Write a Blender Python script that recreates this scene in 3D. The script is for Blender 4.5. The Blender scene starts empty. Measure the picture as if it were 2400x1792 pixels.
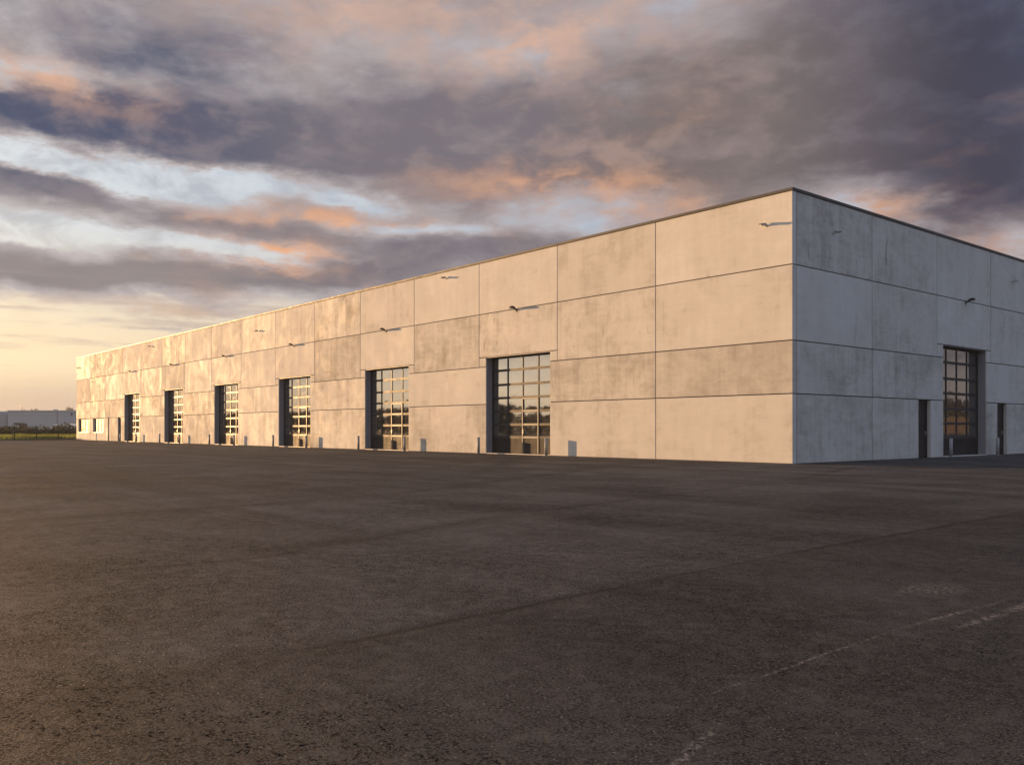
import bpy, bmesh, math, random
from mathutils import Vector, Matrix, noise as mnoise
R = math.radians
random.seed(11)
scene = bpy.context.scene
COL = scene.collection

# ------------------------------------------------------------------ camera
CAM = Vector((16.2467, -25.6633, 1.1162))
YAW, PIT, FPX = R(140.040), R(0.2029), 2060.93      # focal length in pixels of a 2400 wide frame
FW = Vector((math.cos(YAW)*math.cos(PIT), math.sin(YAW)*math.cos(PIT), math.sin(PIT)))
RT = Vector((math.sin(YAW), -math.cos(YAW), 0))
UP = RT.cross(FW)
cd = bpy.data.cameras.new('camera')
co = bpy.data.objects.new('camera', cd); COL.objects.link(co)
cd.sensor_fit = 'HORIZONTAL'; cd.sensor_width = 36
cd.lens = FPX/2400*36; cd.shift_y = 103.22/2400
cd.clip_start = 0.05; cd.clip_end = 8000
m = Matrix((RT, UP, -FW)).transposed().to_4x4(); m.translation = CAM
co.matrix_world = m
scene.camera = co
scene.view_settings.view_transform = 'Standard'; scene.view_settings.look = 'None'
scene.view_settings.gamma = 1; scene.view_settings.exposure = EXPO = 1.4
K = 2.0**EXPO

def far(px, depth, z=0.0):
    """ground point seen along photo column px, at a given depth from the viewer"""
    p = CAM + FW*depth + RT*((px-1200)/FPX*depth)
    return Vector((p.x, p.y, z))

SUN_H, SUN_E = R(194.5), R(5.2)
SUN = Vector((math.cos(SUN_H)*math.cos(SUN_E), math.sin(SUN_H)*math.cos(SUN_E), math.sin(SUN_E)))

# ------------------------------------------------------------------ node helper
class NT:
    def __init__(s, tree): s.t = tree; s.n = tree.nodes; s.l = tree.links; s.n.clear()
    def new(s, typ, **kw):
        nd = s.n.new(typ)
        for k, v in kw.items(): setattr(nd, k, v)
        return nd
    def put(s, sock, v):
        if v is None: return
        if isinstance(v, bpy.types.NodeSocket): s.l.new(v, sock)
        elif isinstance(v, bpy.types.Node): s.l.new(v.outputs[0], sock)
        else:
            if sock.type == 'RGBA' and not isinstance(v, (int, float)) and len(v) == 3: v = (*v, 1)
            sock.default_value = v
    def m(s, op, a, b=None, c=None, clamp=False):
        nd = s.new('ShaderNodeMath', operation=op, use_clamp=clamp)
        for i, v in enumerate((a, b, c)): s.put(nd.inputs[i], v)
        return nd.outputs[0]
    def v(s, op, a, b=None, out=0):
        nd = s.new('ShaderNodeVectorMath', operation=op)
        s.put(nd.inputs[0], a)
        if op == 'SCALE': s.put(nd.inputs[3], b)
        else: s.put(nd.inputs[1], b)
        return nd.outputs['Value'] if op in ('DOT_PRODUCT', 'LENGTH', 'DISTANCE') else nd.outputs[0]
    def noise(s, vec, scale, detail=4, rough=.55, dist=0, out='Fac', lac=2.0):
        nd = s.new('ShaderNodeTexNoise'); s.put(nd.inputs['Vector'], vec)
        nd.inputs['Scale'].default_value = scale; nd.inputs['Detail'].default_value = detail
        nd.inputs['Roughness'].default_value = rough; nd.inputs['Distortion'].default_value = dist
        nd.inputs['Lacunarity'].default_value = lac
        return nd.outputs[out]
    def mix(s, f, a, b, blend='MIX', clamp=False):
        nd = s.new('ShaderNodeMix', data_type='RGBA', blend_type=blend); nd.clamp_factor = True
        s.put(nd.inputs[0], f); s.put(nd.inputs[6], a); s.put(nd.inputs[7], b)
        return nd.outputs[2]
    def sm(s, x, lo, hi, a=0.0, b=1.0):
        nd = s.new('ShaderNodeMapRange', interpolation_type='SMOOTHSTEP', clamp=True)
        for i, v in enumerate((x, lo, hi, a, b)): s.put(nd.inputs[i], v)
        return nd.outputs[0]
    def lin(s, x, lo, hi, a=0.0, b=1.0):
        nd = s.new('ShaderNodeMapRange', clamp=True)
        for i, v in enumerate((x, lo, hi, a, b)): s.put(nd.inputs[i], v)
        return nd.outputs[0]
    def ramp(s, f, stops):
        nd = s.new('ShaderNodeValToRGB'); s.put(nd.inputs[0], f)
        e = nd.color_ramp.elements
        while len(e) < len(stops): e.new(.5)
        for i, (p, c) in enumerate(stops): e[i].position = p; e[i].color = (*c, 1)
        return nd.outputs[0]
    def xyz(s, vec):
        nd = s.new('ShaderNodeSeparateXYZ'); s.put(nd.inputs[0], vec); return nd.outputs
    def comb(s, x, y, z):
        nd = s.new('ShaderNodeCombineXYZ')
        for i, v in enumerate((x, y, z)): s.put(nd.inputs[i], v)
        return nd.outputs[0]
def srgb(r, g, b):
    f = lambda c: (c/255/12.92) if c/255 <= .04045 else ((c/255+.055)/1.055)**2.4
    return (f(r), f(g), f(b))

# ------------------------------------------------------------------ world: evening sky with broken cloud
world = bpy.data.worlds.new('World'); scene.world = world; world.use_nodes = True
W = NT(world.node_tree)
BG = 0.1
def sky(r, g, b): return tuple(c/K/BG for c in srgb(r, g, b))
D = W.v('NORMALIZE', W.new('ShaderNodeTexCoord').outputs['Generated'])
dx, dy, dz = W.xyz(D)
az0 = YAW
a_f = W.v('DOT_PRODUCT', D, (math.cos(az0), math.sin(az0), 0)); a_r = W.v('DOT_PRODUCT', D, (math.sin(az0), -math.cos(az0), 0))
AZ = W.m('MULTIPLY', W.m('ARCTAN2', a_r, a_f), 180/math.pi)       # degrees clockwise from heading 140
EL = W.m('MULTIPLY', W.m('ARCSINE', dz), 180/math.pi)
zc = W.m('ADD', W.m('MAXIMUM', dz, 0.0), 0.16)
Q = W.comb(W.m('DIVIDE', a_r, zc), W.m('DIVIDE', a_f, zc), 0.0)   # cloud layer seen in perspective
warp = W.v('SUBTRACT', W.noise(Q, 1.3, 4, .6, out='Color'), (.5, .5, .5))
Qw = W.v('ADD', W.v('ADD', Q, W.v('SCALE', warp, .55)), (3.7, 9.2, 0))
Qs = W.v('MULTIPLY', Qw, (1.0, 1.35, 1))
N1 = W.noise(Qs, 1.05, 9, .55)
sunq = (SUN.dot(RT)*.16, SUN.dot(Vector((math.cos(az0), math.sin(az0), 0)))*.16 - .10, 0)
N1s = W.noise(W.v('ADD', Qs, sunq), 1.05, 6, .52)
N2 = W.noise(W.v('ADD', Qs, (21.3, 4.1, 0)), 2.6, 8, .6)
N3 = W.noise(W.v('MULTIPLY', W.v('ADD', Qw, (5.3, 17.1, 0)), (.55, 1.5, 1)), 3.2, 7, .6)
N4 = W.noise(W.v('ADD', W.comb(W.m('MULTIPLY', AZ, .085), W.m('MULTIPLY', EL, .17), 0.0), W.v('SCALE', warp, .35)), 1.5, 9, .60, dist=.25)
N5 = W.noise(W.v('ADD', W.comb(W.m('MULTIPLY', AZ, .085), W.m('MULTIPLY', EL, .15), 0.0), (7.7, 3.1, 0.0)), 3.4, 8, .62, dist=.3)
# warped azimuth / elevation for the large cloud banks
wv = W.v('SUBTRACT', W.noise(W.comb(W.m('MULTIPLY', AZ, .055), W.m('MULTIPLY', EL, .14), 0.0), 1.6, 6, .62, out='Color'), (.5, .5, .5))
wx, wy, _ = W.xyz(wv)
AZw = W.m('ADD', AZ, W.m('MULTIPLY', wx, 13.0)); ELw = W.m('ADD', EL, W.m('MULTIPLY', wy, 4.6))
def blob(az, el, sa, se, slope=0.0, amp=1.0):
    """soft elongated bank at azimuth az (deg right of heading 140), elevation el"""
    da = W.m('SUBTRACT', AZw, az)
    de = W.m('SUBTRACT', W.m('SUBTRACT', ELw, el), W.m('MULTIPLY', da, slope)) if slope else W.m('SUBTRACT', ELw, el)
    e = W.m('ADD', W.m('POWER', W.m('ABSOLUTE', W.m('DIVIDE', da, sa)), 2.0), W.m('POWER', W.m('ABSOLUTE', W.m('DIVIDE', de, se)), 2.0))
    return W.m('MULTIPLY', W.m('EXPONENT', W.m('MULTIPLY', e, -1.0)), amp)
def total(lst):
    acc = lst[0]
    for x in lst[1:]: acc = W.m('ADD', acc, x)
    return acc
# + cloud, - clear
dens_b = total([
    blob(-30, 17.6, 13, 1.5, .02, .85), blob(-16, 18.2, 9, 1.9, .03, .52), blob(-4, 18.2, 10, 3.4, 0, .62), blob(10, 18.0, 13, 3.8, 0, .55),
    blob(29, 17, 10, 9, 0, .80), blob(-22, 22.0, 9, 2.0, .10, .42), blob(-30, 24.5, 6, 2.0, .1, .25), blob(0, 30, 70, 7, 0, .38), blob(18, 22, 8, 2.5, .1, .35), blob(3, 16.6, 14, 1.0, -.01, .35),
    blob(-28, 14.2, 6, .75, -.07, .62), blob(-19, 12.5, 7, .85, -.05, .55), blob(-10, 13.3, 4, .7, .05, .30), blob(-1, 12.0, 12, 1.3, 0, .42), blob(-29, 9.3, 11, 1.15, 0, .80), blob(-14, 9.8, 8, 1.0, .01, .50), blob(-3, 10.6, 8, .9, 0, .35),
    blob(-21, 5.9, 7, .28, .02, .22), blob(-26, 4.7, 5, .24, .02, .20), blob(-16, 7.0, 6, .35, .02, .22),
    blob(-27, 15.3, 7, .60, -.03, -.62), blob(-18, 15.2, 4.5, .75, -.02, -.66), blob(-10.5, 14.6, 3, .5, 0, -.45), blob(-7, 13.2, 5, .6, .03, -.55), blob(2, 14.2, 8, .7, 0, -.16), blob(-26, 11.7, 9, .70, -.02, -.46), blob(-14, 10.9, 5, .5, 0, -.40),
    blob(-29, 19.6, 7, .9, -.10, -.22), blob(-8, 25.6, 12, 2.2, .02, .05), blob(0, 23.0, 5, 1.6, .1, -.10), blob(13, 26, 8, 1.4, .1, -.12),
    blob(-20, 4.2, 24, 2.4, 0, -.55), blob(8, 13.2, 8, .8, 0, -.30), blob(22, 12.6, 3.5, 1.0, 0, -.40), blob(29, 10.0, 6, 1.2, 0, -.40)])
fine = total([W.m('MULTIPLY', W.m('SUBTRACT', n_, .5), k_) for n_, k_ in ((N1, .85), (N3, .45), (N2, .30), (N4, .95), (N5, .45))])
dens = W.m('ADD', W.m('ADD', fine, dens_b), .12)
cover = W.sm(dens, -.12, .26)
thick = W.sm(dens, .08, .72)
# colours of the open sky: nishita plus the pale evening band
nis = W.new('ShaderNodeTexSky', sky_type='NISHITA'); nis.sun_disc = False
nis.sun_elevation = SUN_E; nis.sun_rotation = math.pi/2 - SUN_H
nis.air_density = 1.0; nis.dust_density = 1.5; nis.ozone_density = 1.0
sunang = W.m('ARCCOSINE', W.m('MINIMUM', W.v('DOT_PRODUCT', D, tuple(SUN)), .99999))
sd = W.m('MULTIPLY', sunang, 180/math.pi)
near = W.m('EXPONENT', W.m('MULTIPLY', W.m('POWER', W.m('DIVIDE', sd, 52.0), 2.0), -1.0))
pale = W.mix(near, sky(172, 184, 202), W.mix(W.sm(N5, .36, .60), sky(186, 190, 196), sky(228, 233, 235)))
lowc = W.mix(near, sky(190, 176, 172), tuple(c*1.1 for c in sky(255, 230, 188)))
clear = W.mix(W.sm(EL, 4, 13.5), lowc, pale)
clear = W.mix(W.sm(EL, 4.2, 1.2), clear, W.mix(near, sky(180, 168, 164), sky(206, 186, 166)))
clear = W.mix(.05, clear, nis.outputs[0])
# colours of the clouds
lite = W.mix(near, sky(160, 152, 158), sky(204, 196, 194))
dark_l = W.mix(W.sm(EL, 10, 15.5), sky(144, 136, 136), sky(80, 88, 112))
dark = W.mix(W.sm(AZ, -24, -8), dark_l, sky(118, 113, 122))
dark = W.mix(W.sm(AZ, -2, 12), dark, sky(118, 109, 110))
dark = W.mix(W.sm(AZ, 14, 29), dark, sky(64, 65, 82))
dark = W.mix(W.sm(EL, 22, 27), dark, W.mix(W.sm(AZ, 10, 28), sky(146, 132, 134), sky(74, 78, 104)))
cl = W.mix(thick, lite, dark)
cl = W.mix(W.m('MULTIPLY', W.sm(W.m('ADD', W.m('MULTIPLY', N2, .4), W.m('MULTIPLY', N5, .6)), .44, .64), .42), cl, W.mix(W.sm(AZ, 12, 28), sky(164, 152, 152), sky(94, 97, 116)))
# sunlit edges and undersides
edge = W.m('SUBTRACT', N1, N1s)
tint_b = total([blob(-12, 13.4, 4.5, .55, .02, 1.2), blob(-20, 13.3, 4, .4, -.04, .5), blob(3, 15.5, 8, .75, -.02, 1.3), blob(-13, 11.4, 3, .4, 0, 1.0), blob(-14.5, 10.4, 3, .35, 0, .9), blob(-29, 19.6, 7, 1.1, -.1, 1.0), blob(-7, 25.6, 13, 2.4, .03, 1.0), blob(1, 23.4, 6, 1.6, .1, .8), blob(12, 26.2, 7, 1.3, .1, .6), blob(11, 14.2, 5, .5, 0, .7), blob(22, 12.8, 3.5, .9, 0, 1.0), blob(29, 10.4, 5, 1.2, 0, .9), blob(8, 19.5, 9, 3.0, 0, .28), blob(-24, 6.9, 14, .6, 0, .55)])
tint = W.m('MULTIPLY', W.m('ADD', W.m('MULTIPLY', tint_b, .85), W.m('MULTIPLY', W.sm(edge, .0, .10), .22)), W.sm(N5, .36, .62, .15, 1.0), clamp=True)
warm = W.mix(W.sm(EL, 17, 22), sky(246, 180, 132), sky(216, 178, 158))
warm = W.mix(W.sm(EL, 9.5, 6.5), warm, sky(252, 216, 168))
warm = W.mix(W.sm(AZ, 5, 30), warm, sky(200, 156, 130))
tint = W.m('MULTIPLY', tint, W.m('SUBTRACT', 1.0, W.m('MULTIPLY', thick, .55)))
cl = W.mix(tint, cl, warm)
skyc = W.mix(W.m('MULTIPLY', cover, W.sm(EL, .8, 4.5, .0, 1.0)), clear, cl)
# glow of the low sun behind thin cloud
lowst = W.noise(W.v('ADD', W.comb(W.m('MULTIPLY', AZ, .045), W.m('MULTIPLY', EL, .85), 0.0), W.v('SCALE', warp, .5)), 1.5, 6, .58)
lowst = W.m('MULTIPLY', W.sm(lowst, .50, .66), W.m('MULTIPLY', W.sm(EL, 2.6, 4.2), W.sm(EL, 10, 7)))
skyc = W.mix(W.m('MULTIPLY', lowst, .62), skyc, W.mix(near, sky(168, 158, 158), sky(206, 184, 168)))
ga = W.m('POWER', W.m('DIVIDE', W.m('ADD', AZ, 80.0), 18.5), 2.0); ge = W.m('POWER', W.m('DIVIDE', W.m('SUBTRACT', EL, 5.0), 10.0), 2.0)
g1 = W.m('EXPONENT', W.m('MULTIPLY', W.m('ADD', ga, ge), -1.0))
glow = W.v('SCALE', tuple(c*2.0 for c in sky(255, 228, 188)), g1)
skyc = W.mix(1.0, skyc, glow, blend='ADD')
# brighter, thinly veiled sky to the south, behind the viewer
south = W.m('MULTIPLY', W.sm(W.m('COSINE', W.m('MULTIPLY', W.m('ADD', AZ, 128.0), math.pi/180)), .25, .85), W.m('MULTIPLY', W.sm(EL, 1, 8), W.sm(EL, 75, 35)))
skyc = W.mix(W.m('MULTIPLY', south, .85), skyc, W.mix(W.sm(N1, .35, .62), tuple(c*1.25 for c in sky(250, 240, 232)), tuple(c*1.0 for c in sky(226, 222, 226))))
# the half of the sky away from the sun is clear and blue above its dusky rim
away = W.m('MULTIPLY', W.sm(W.m('COSINE', W.m('MULTIPLY', W.m('SUBTRACT', AZ, 130.0), math.pi/180)), -.25, .55), W.sm(EL, 6, 22))
skyc = W.mix(W.m('MULTIPLY', away, .85), skyc, W.mix(W.sm(N1, .4, .62), sky(140, 180, 234), sky(196, 208, 230)))
skyc = W.mix(W.sm(dz, -.02, -.06), skyc, sky(90, 84, 80))
bg = W.new('ShaderNodeBackground'); W.put(bg.inputs[0], skyc); bg.inputs[1].default_value = BG
W.l.new(bg.outputs[0], W.new('ShaderNodeOutputWorld').inputs[0])
world.cycles.sampling_method = 'MANUAL'; world.cycles.sample_map_resolution = 512

sl = bpy.data.lights.new('sun', 'SUN'); sl.energy = 4.75; sl.angle = R(.5); sl.color = (1.0, .57, .245)
so = bpy.data.objects.new('sun', sl); COL.objects.link(so)
so.rotation_euler = SUN.to_track_quat('Z', 'Y').to_euler(); so.location = SUN*300

# ------------------------------------------------------------------ materials
def mat(name):
    mt = bpy.data.materials.new(name); mt.use_nodes = True
    t = NT(mt.node_tree)
    out = t.new('ShaderNodeOutputMaterial'); p = t.new('ShaderNodeBsdfPrincipled')
    t.l.new(p.outputs[0], out.inputs[0])
    return mt, t, p
def simple(name, col, rough=.6, metal=0.0, var=.15, scale=6.0, bump=0.0, ior=1.5, spec=.5):
    mt, t, p = mat(name)
    co_ = t.new('ShaderNodeTexCoord').outputs['Object']
    n = t.noise(co_, scale, 5, .6)
    c = t.mix(n, tuple(x*(1-var) for x in col), tuple(min(1, x*(1+var)) for x in col))
    t.put(p.inputs['Base Color'], c)
    t.put(p.inputs['Roughness'], t.lin(n, .3, .7, max(.02, rough-.08), min(1, rough+.08)))
    p.inputs['Metallic'].default_value = metal; p.inputs['IOR'].default_value = ior; p.inputs['Specular IOR Level'].default_value = spec
    if bump:
        b = t.new('ShaderNodeBump'); b.inputs['Strength'].default_value = bump; b.inputs['Distance'].default_value = .02
        t.put(b.inputs['Height'], t.noise(co_, scale*8, 4, .6)); t.put(p.inputs['Normal'], b.outputs[0])
    return mt

def concrete():
    mt, t, p = mat('precast_concrete')
    ob = t.new('ShaderNodeTexCoord').outputs['Object']
    rnd = t.new('ShaderNodeObjectInfo').outputs['Random']
    off = t.comb(t.m('MULTIPLY', rnd, 91.0), t.m('MULTIPLY', rnd, 57.0), t.m('MULTIPLY', rnd, 33.0))
    P = t.v('ADD', ob, off)
    streak = t.noise(t.v('MULTIPLY', P, (1.0, 1.0, .09)), 2.6, 6, .62, dist=.3)
    streak2 = t.noise(t.v('MULTIPLY', P, (1.0, 1.0, .05)), 9.0, 4, .6)
    cloud = t.noise(P, .55, 6, .6, dist=.6)
    mott = t.noise(P, 3.2, 6, .65)
    grain = t.noise(P, 42, 3, .7)
    horiz = t.noise(t.v('MULTIPLY', P, (.08, .08, 1.0)), 5.5, 4, .55)
    # each panel keeps its own strength of marking
    rs = t.new('ShaderNodeTexWhiteNoise', noise_dimensions='1D'); t.put(rs.inputs['W'], t.m('MULTIPLY', rnd, 371.0))
    r1 = rs.outputs['Value']
    amt = t.lin(r1, 0, 1, .85, 1.6)
    trow = t.noise(t.v('MULTIPLY', P, (.45, .45, 1.6)), 2.4, 7, .66, dist=1.2)
    f = t.m('ADD', t.m('MULTIPLY', t.m('SUBTRACT', cloud, .5), .95), t.m('MULTIPLY', t.m('SUBTRACT', streak, .5), .50))
    f = t.m('ADD', f, t.m('MULTIPLY', t.m('SUBTRACT', streak2, .5), .20))
    f = t.m('ADD', f, t.m('MULTIPLY', t.m('SUBTRACT', mott, .5), .42))
    f = t.m('ADD', f, t.m('MULTIPLY', t.m('SUBTRACT', trow, .5), .40))
    f = t.m('ADD', f, t.m('MULTIPLY', t.m('SUBTRACT', horiz, .5), .18))
    f = t.m('ADD', f, t.m('MULTIPLY', t.m('SUBTRACT', grain, .5), .12))
    f = t.m('ADD', t.m('MULTIPLY', f, amt), t.m('MULTIPLY', t.m('SUBTRACT', rnd, .5), .46))
    base = t.ramp(t.m('ADD', f, .5), [(.0, (.285, .265, .236)), (.32, (.415, .396, .363)), (.5, (.485, .468, .436)), (.70, (.512, .498, .468)), (1.0, (.565, .555, .525))])
    # dark drips and release-oil blots
    dr = t.noise(t.v('MULTIPLY', t.v('ADD', P, (7, 3, 1)), (1.0, 1.0, .28)), 2.3, 7, .68, dist=.8)
    gate = t.noise(t.v('ADD', P, (17, 9, 4)), .42, 3, .5)
    blot = t.m('MULTIPLY', t.sm(dr, .585, .68), t.sm(gate, .46, .62))
    blot = t.m('MULTIPLY', blot, t.lin(r1, .1, .9, .25, .95))
    base = t.mix(blot, base, (.225, .200, .175))
    hl = t.m('MULTIPLY', t.sm(t.noise(t.v('MULTIPLY', P, (.35, .35, 3.5)), 2.2, 5, .6, dist=.5), .66, .72), t.m('MULTIPLY', gate, .35))
    base = t.mix(hl, base, (.26, .245, .225))
    pin = t.new('ShaderNodeTexVoronoi'); t.put(pin.inputs['Vector'], P); pin.inputs['Scale'].default_value = 7
    ph = t.m('MULTIPLY', t.sm(pin.outputs['Distance'], .05, .025), .35)
    base = t.mix(ph, base, (.17, .16, .15))
    t.put(p.inputs['Base Color'], base)
    sheen = t.m('ADD', t.m('MULTIPLY', t.m('SUBTRACT', streak, .5), .6), t.m('MULTIPLY', t.m('SUBTRACT', t.noise(t.v('ADD', P, (3, 31, 8)), .7, 6, .62, dist=.8), .5), 1.6))
    t.put(p.inputs['Roughness'], t.lin(t.m('ADD', sheen, t.m('MULTIPLY', t.m('SUBTRACT', r1, .5), .3)), -.25, .3, .90, .66))
    p.inputs['IOR'].default_value = 1.45; p.inputs['Specular IOR Level'].default_value = .09
    b = t.new('ShaderNodeBump'); b.inputs['Strength'].default_value = .25; b.inputs['Distance'].default_value = .01
    t.put(b.inputs['Height'], t.m('ADD', t.m('MULTIPLY', mott, .5), t.m('ADD', t.m('MULTIPLY', grain, .25), t.m('MULTIPLY', streak2, .25))))
    t.put(p.inputs['Normal'], b.outputs[0])
    return mt

def asphalt():
    mt, t, p = mat('worn_asphalt')
    P = t.new('ShaderNodeTexCoord').outputs['Object']
    x, y, z = t.xyz(P)
    big = t.noise(P, .10, 5, .6, dist=.8)
    mid = t.noise(P, .55, 6, .6, dist=.6)
    drag = t.noise(t.v('MULTIPLY', P, (.05, .42, 1)), 1.6, 5, .6, dist=.4)     # roller and tyre streaks along the wall
    drag2 = t.noise(t.v('MULTIPLY', P, (.5, .07, 1)), 1.5, 5, .6, dist=.4)
    grit = t.noise(P, 62, 4, .75)
    vo = t.new('ShaderNodeTexVoronoi'); t.put(vo.inputs['Vector'], P); vo.inputs['Scale'].default_value = 95
    stone = vo.outputs['Distance']; stc = t.xyz(vo.outputs['Color'])[0]
    f = t.m('ADD', t.m('MULTIPLY', t.m('SUBTRACT', big, .5), .8), t.m('MULTIPLY', t.m('SUBTRACT', mid, .5), .55))
    f = t.m('ADD', f, t.m('MULTIPLY', t.m('SUBTRACT', drag, .5), .9))
    f = t.m('ADD', f, t.m('MULTIPLY', t.m('SUBTRACT', drag2, .5), .45))
    clot = t.noise(t.v('ADD', P, (11, 5, 0)), 4.5, 6, .68, dist=.7)
    f = t.m('ADD', f, t.m('MULTIPLY', t.m('SUBTRACT', clot, .5), .75))
    base = t.ramp(t.m('ADD', f, .5), [(.12, (.027, .0270, .0285)), (.38, (.050, .0497, .0515)), (.62, (.076, .0752, .0768)), (.92, (.124, .1222, .1215))])
    Pd = t.v('ADD', P, t.v('SCALE', t.v('SUBTRACT', t.noise(P, 40, 2, .6, out='Color'), (.5, .5, .5)), .02))
    fine = t.noise(Pd, 84, 3, .72)
    gap = t.noise(t.v('ADD', Pd, (5, 1, 0)), 43, 4, .72, dist=.4)
    worn = t.sm(mid, .66, .38, .25, 1.0)
    clump = t.noise(t.v('ADD', P, (2, 17, 0)), 9, 4, .62)
    open_ = t.m('MAXIMUM', t.m('MULTIPLY', t.sm(fine, .49, .41), .85), t.m('MULTIPLY', t.sm(gap, .475, .41), worn))
    open_ = t.m('MULTIPLY', open_, t.sm(clump, .66, .44, .30, 1.0))
    base = t.mix(t.sm(fine, .53, .64, 0, .6), base, (.134, .131, .130))
    base = t.mix(open_, base, (.0035, .0033, .0034))  # shade inside the open crevices, put into the base colour as near-black
    base = t.mix(t.m('MULTIPLY', t.sm(stc, .982, .99), t.sm(stone, .45, .2)), base, (.42, .38, .34))
    wob = t.v('SCALE', t.v('SUBTRACT', t.noise(P, 1.7, 5, .65, out='Color'), (.5, .5, .5)), .12)
    xw, yw, _ = t.xyz(t.v('ADD', P, wob))
    def seg(a, b, w0, w1):
        a = Vector((*a, 0)); b = Vector((*b, 0)); u = (b-a); L = u.length; u /= L
        rx = t.m('SUBTRACT', xw, a.x); ry = t.m('SUBTRACT', yw, a.y)
        al = t.m('ADD', t.m('MULTIPLY', rx, u.x), t.m('MULTIPLY', ry, u.y))
        pe = t.m('ABSOLUTE', t.m('SUBTRACT', t.m('MULTIPLY', rx, u.y), t.m('MULTIPLY', ry, u.x)))
        k = t.sm(pe, w1, w0)
        k = t.m('MULTIPLY', k, t.sm(al, -.3, .3)); return t.m('MULTIPLY', k, t.sm(al, L+.4, L-.4))
    def mx(l):
        a = l[0]
        for b in l[1:]: a = t.m('MAXIMUM', a, b)
        return a
    brk = t.sm(t.noise(P, .9, 4, .6), .40, .58, .25, 1)
    # paving lane joints, about four metres apart
    seams = mx([seg((11.5, -10), (10.8, 2), .03, .12), seg((5.2, -8), (2.5, -.5), .04, .14), seg((16.6, -24), (15.9, -12), .02, .08), seg((4.4, -26), (3.35, -17.7), .012, .05), seg((3.35, -17.7), (-3.0, -4.5), .03, .12), seg((-14, -21.05), (2.0, -21.1), .01, .045),
                seg((8.8, -24.5), (8.94, -22.4), .008, .035), seg((8.94, -22.4), (7.32, -18.2), .01, .05), seg((7.32, -18.2), (5.2, -8), .02, .09),
                seg((12.2, -23.9), (11.76, -18.7), .010, .05), seg((11.76, -18.7), (11.5, -10), .02, .07), seg((-40, -9.5), (-2, -10.5), .02, .10), seg((-50, -16.0), (-6, -14.6), .02, .09)])
    base = t.mix(t.m('MULTIPLY', seams, t.m('MULTIPLY', brk, .62)), base, (.009, .0085, .0085))
    tyre = mx([seg((4.4, -25), (3.2, -17), .05, .5), seg((3.2, -17), (-4, -3.5), .1, .7), seg((8.9, -23), (6.8, -16), .05, .4), seg((-2, -14), (-13.5, -1), .1, .5), seg((-1, -12.5), (-12.2, -1), .1, .5), seg((-12, -13), (-24.5, -1), .1, .6), seg((-30, -7), (12, -5.5), .1, .9), seg((-60, -12), (0, -9), .2, 1.2), seg((-25, -18), (4, -20.5), .1, .6)])
    base = t.mix(t.m('MULTIPLY', tyre, t.sm(drag, .38, .62, .05, .42)), base, (.016, .0152, .0155))
    # lane right of the last joint is darker
    lane = t.sm(t.m('SUBTRACT', xw, t.m('MULTIPLY', t.m('ADD', yw, 20.0), -.05)), 11.75, 11.95)
    base = t.mix(t.m('MULTIPLY', lane, .42), base, (.020, .0195, .0195))
    # worn paint
    pn = t.m('MULTIPLY', t.sm(t.noise(P, 26, 4, .75), .46, .62), t.sm(t.noise(P, 1.3, 3, .6), .38, .56, .25, 1))
    wob2 = t.v('SCALE', t.v('SUBTRACT', t.noise(P, 2.6, 3, .6, out='Color'), (.5, .5, .5)), .05)
    xs, ys, _ = t.xyz(t.v('ADD', P, wob2)); xw, yw = xs, ys
    lines = mx([seg((13.94, -22.9), (13.86, -20.9), .003, .016), seg((13.86, -20.7), (13.9, -19.6), .006, .03), seg((14.06, -20.5), (14.06, -19.0), .01, .06), seg((14.40, -23.5), (14.22, -23.0), .005, .035)])
    base = t.mix(t.m('MULTIPLY', lines, t.m('MULTIPLY', pn, .62)), base, (.30, .29, .28))
    sp = t.m('ADD', t.m('POWER', t.m('MULTIPLY', t.m('SUBTRACT', xw, 13.42), 4.0), 2.0), t.m('POWER', t.m('MULTIPLY', t.m('SUBTRACT', yw, -19.5), 2.2), 2.0))
    base = t.mix(t.m('MULTIPLY', t.sm(sp, 1.0, .1), t.m('MULTIPLY', pn, .45)), base, (.30, .28, .27))
    t.put(p.inputs['Base Color'], base)
    t.put(p.inputs['Roughness'], t.lin(t.m('ADD', drag, t.m('MULTIPLY', t.m('SUBTRACT', big, .5), .6)), .3, .7, .84, .62))
    p.inputs['IOR'].default_value = 1.45; t.put(p.inputs['Specular IOR Level'], t.m('MULTIPLY', t.m('SUBTRACT', 1.0, open_), .085))
    h = t.m('ADD', t.m('MULTIPLY', grit, .8), t.m('ADD', t.m('MULTIPLY', t.noise(P, 17, 4, .6), .9), t.m('MULTIPLY', open_, -.55)))
    h = t.m('SUBTRACT', h, t.m('MULTIPLY', seams, .5))
    b = t.new('ShaderNodeBump'); b.inputs['Strength'].default_value = .8; b.inputs['Distance'].default_value = .014
    t.put(b.inputs['Height'], h)
    b2 = t.new('ShaderNodeBump'); b2.inputs['Strength'].default_value = .5; b2.inputs['Distance'].default_value = .05
    t.put(b2.inputs['Height'], t.noise(P, 1.1, 4, .55)); t.put(b2.inputs['Normal'], b.outputs[0])
    t.put(p.inputs['Normal'], b2.outputs[0])
    return mt

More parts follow.
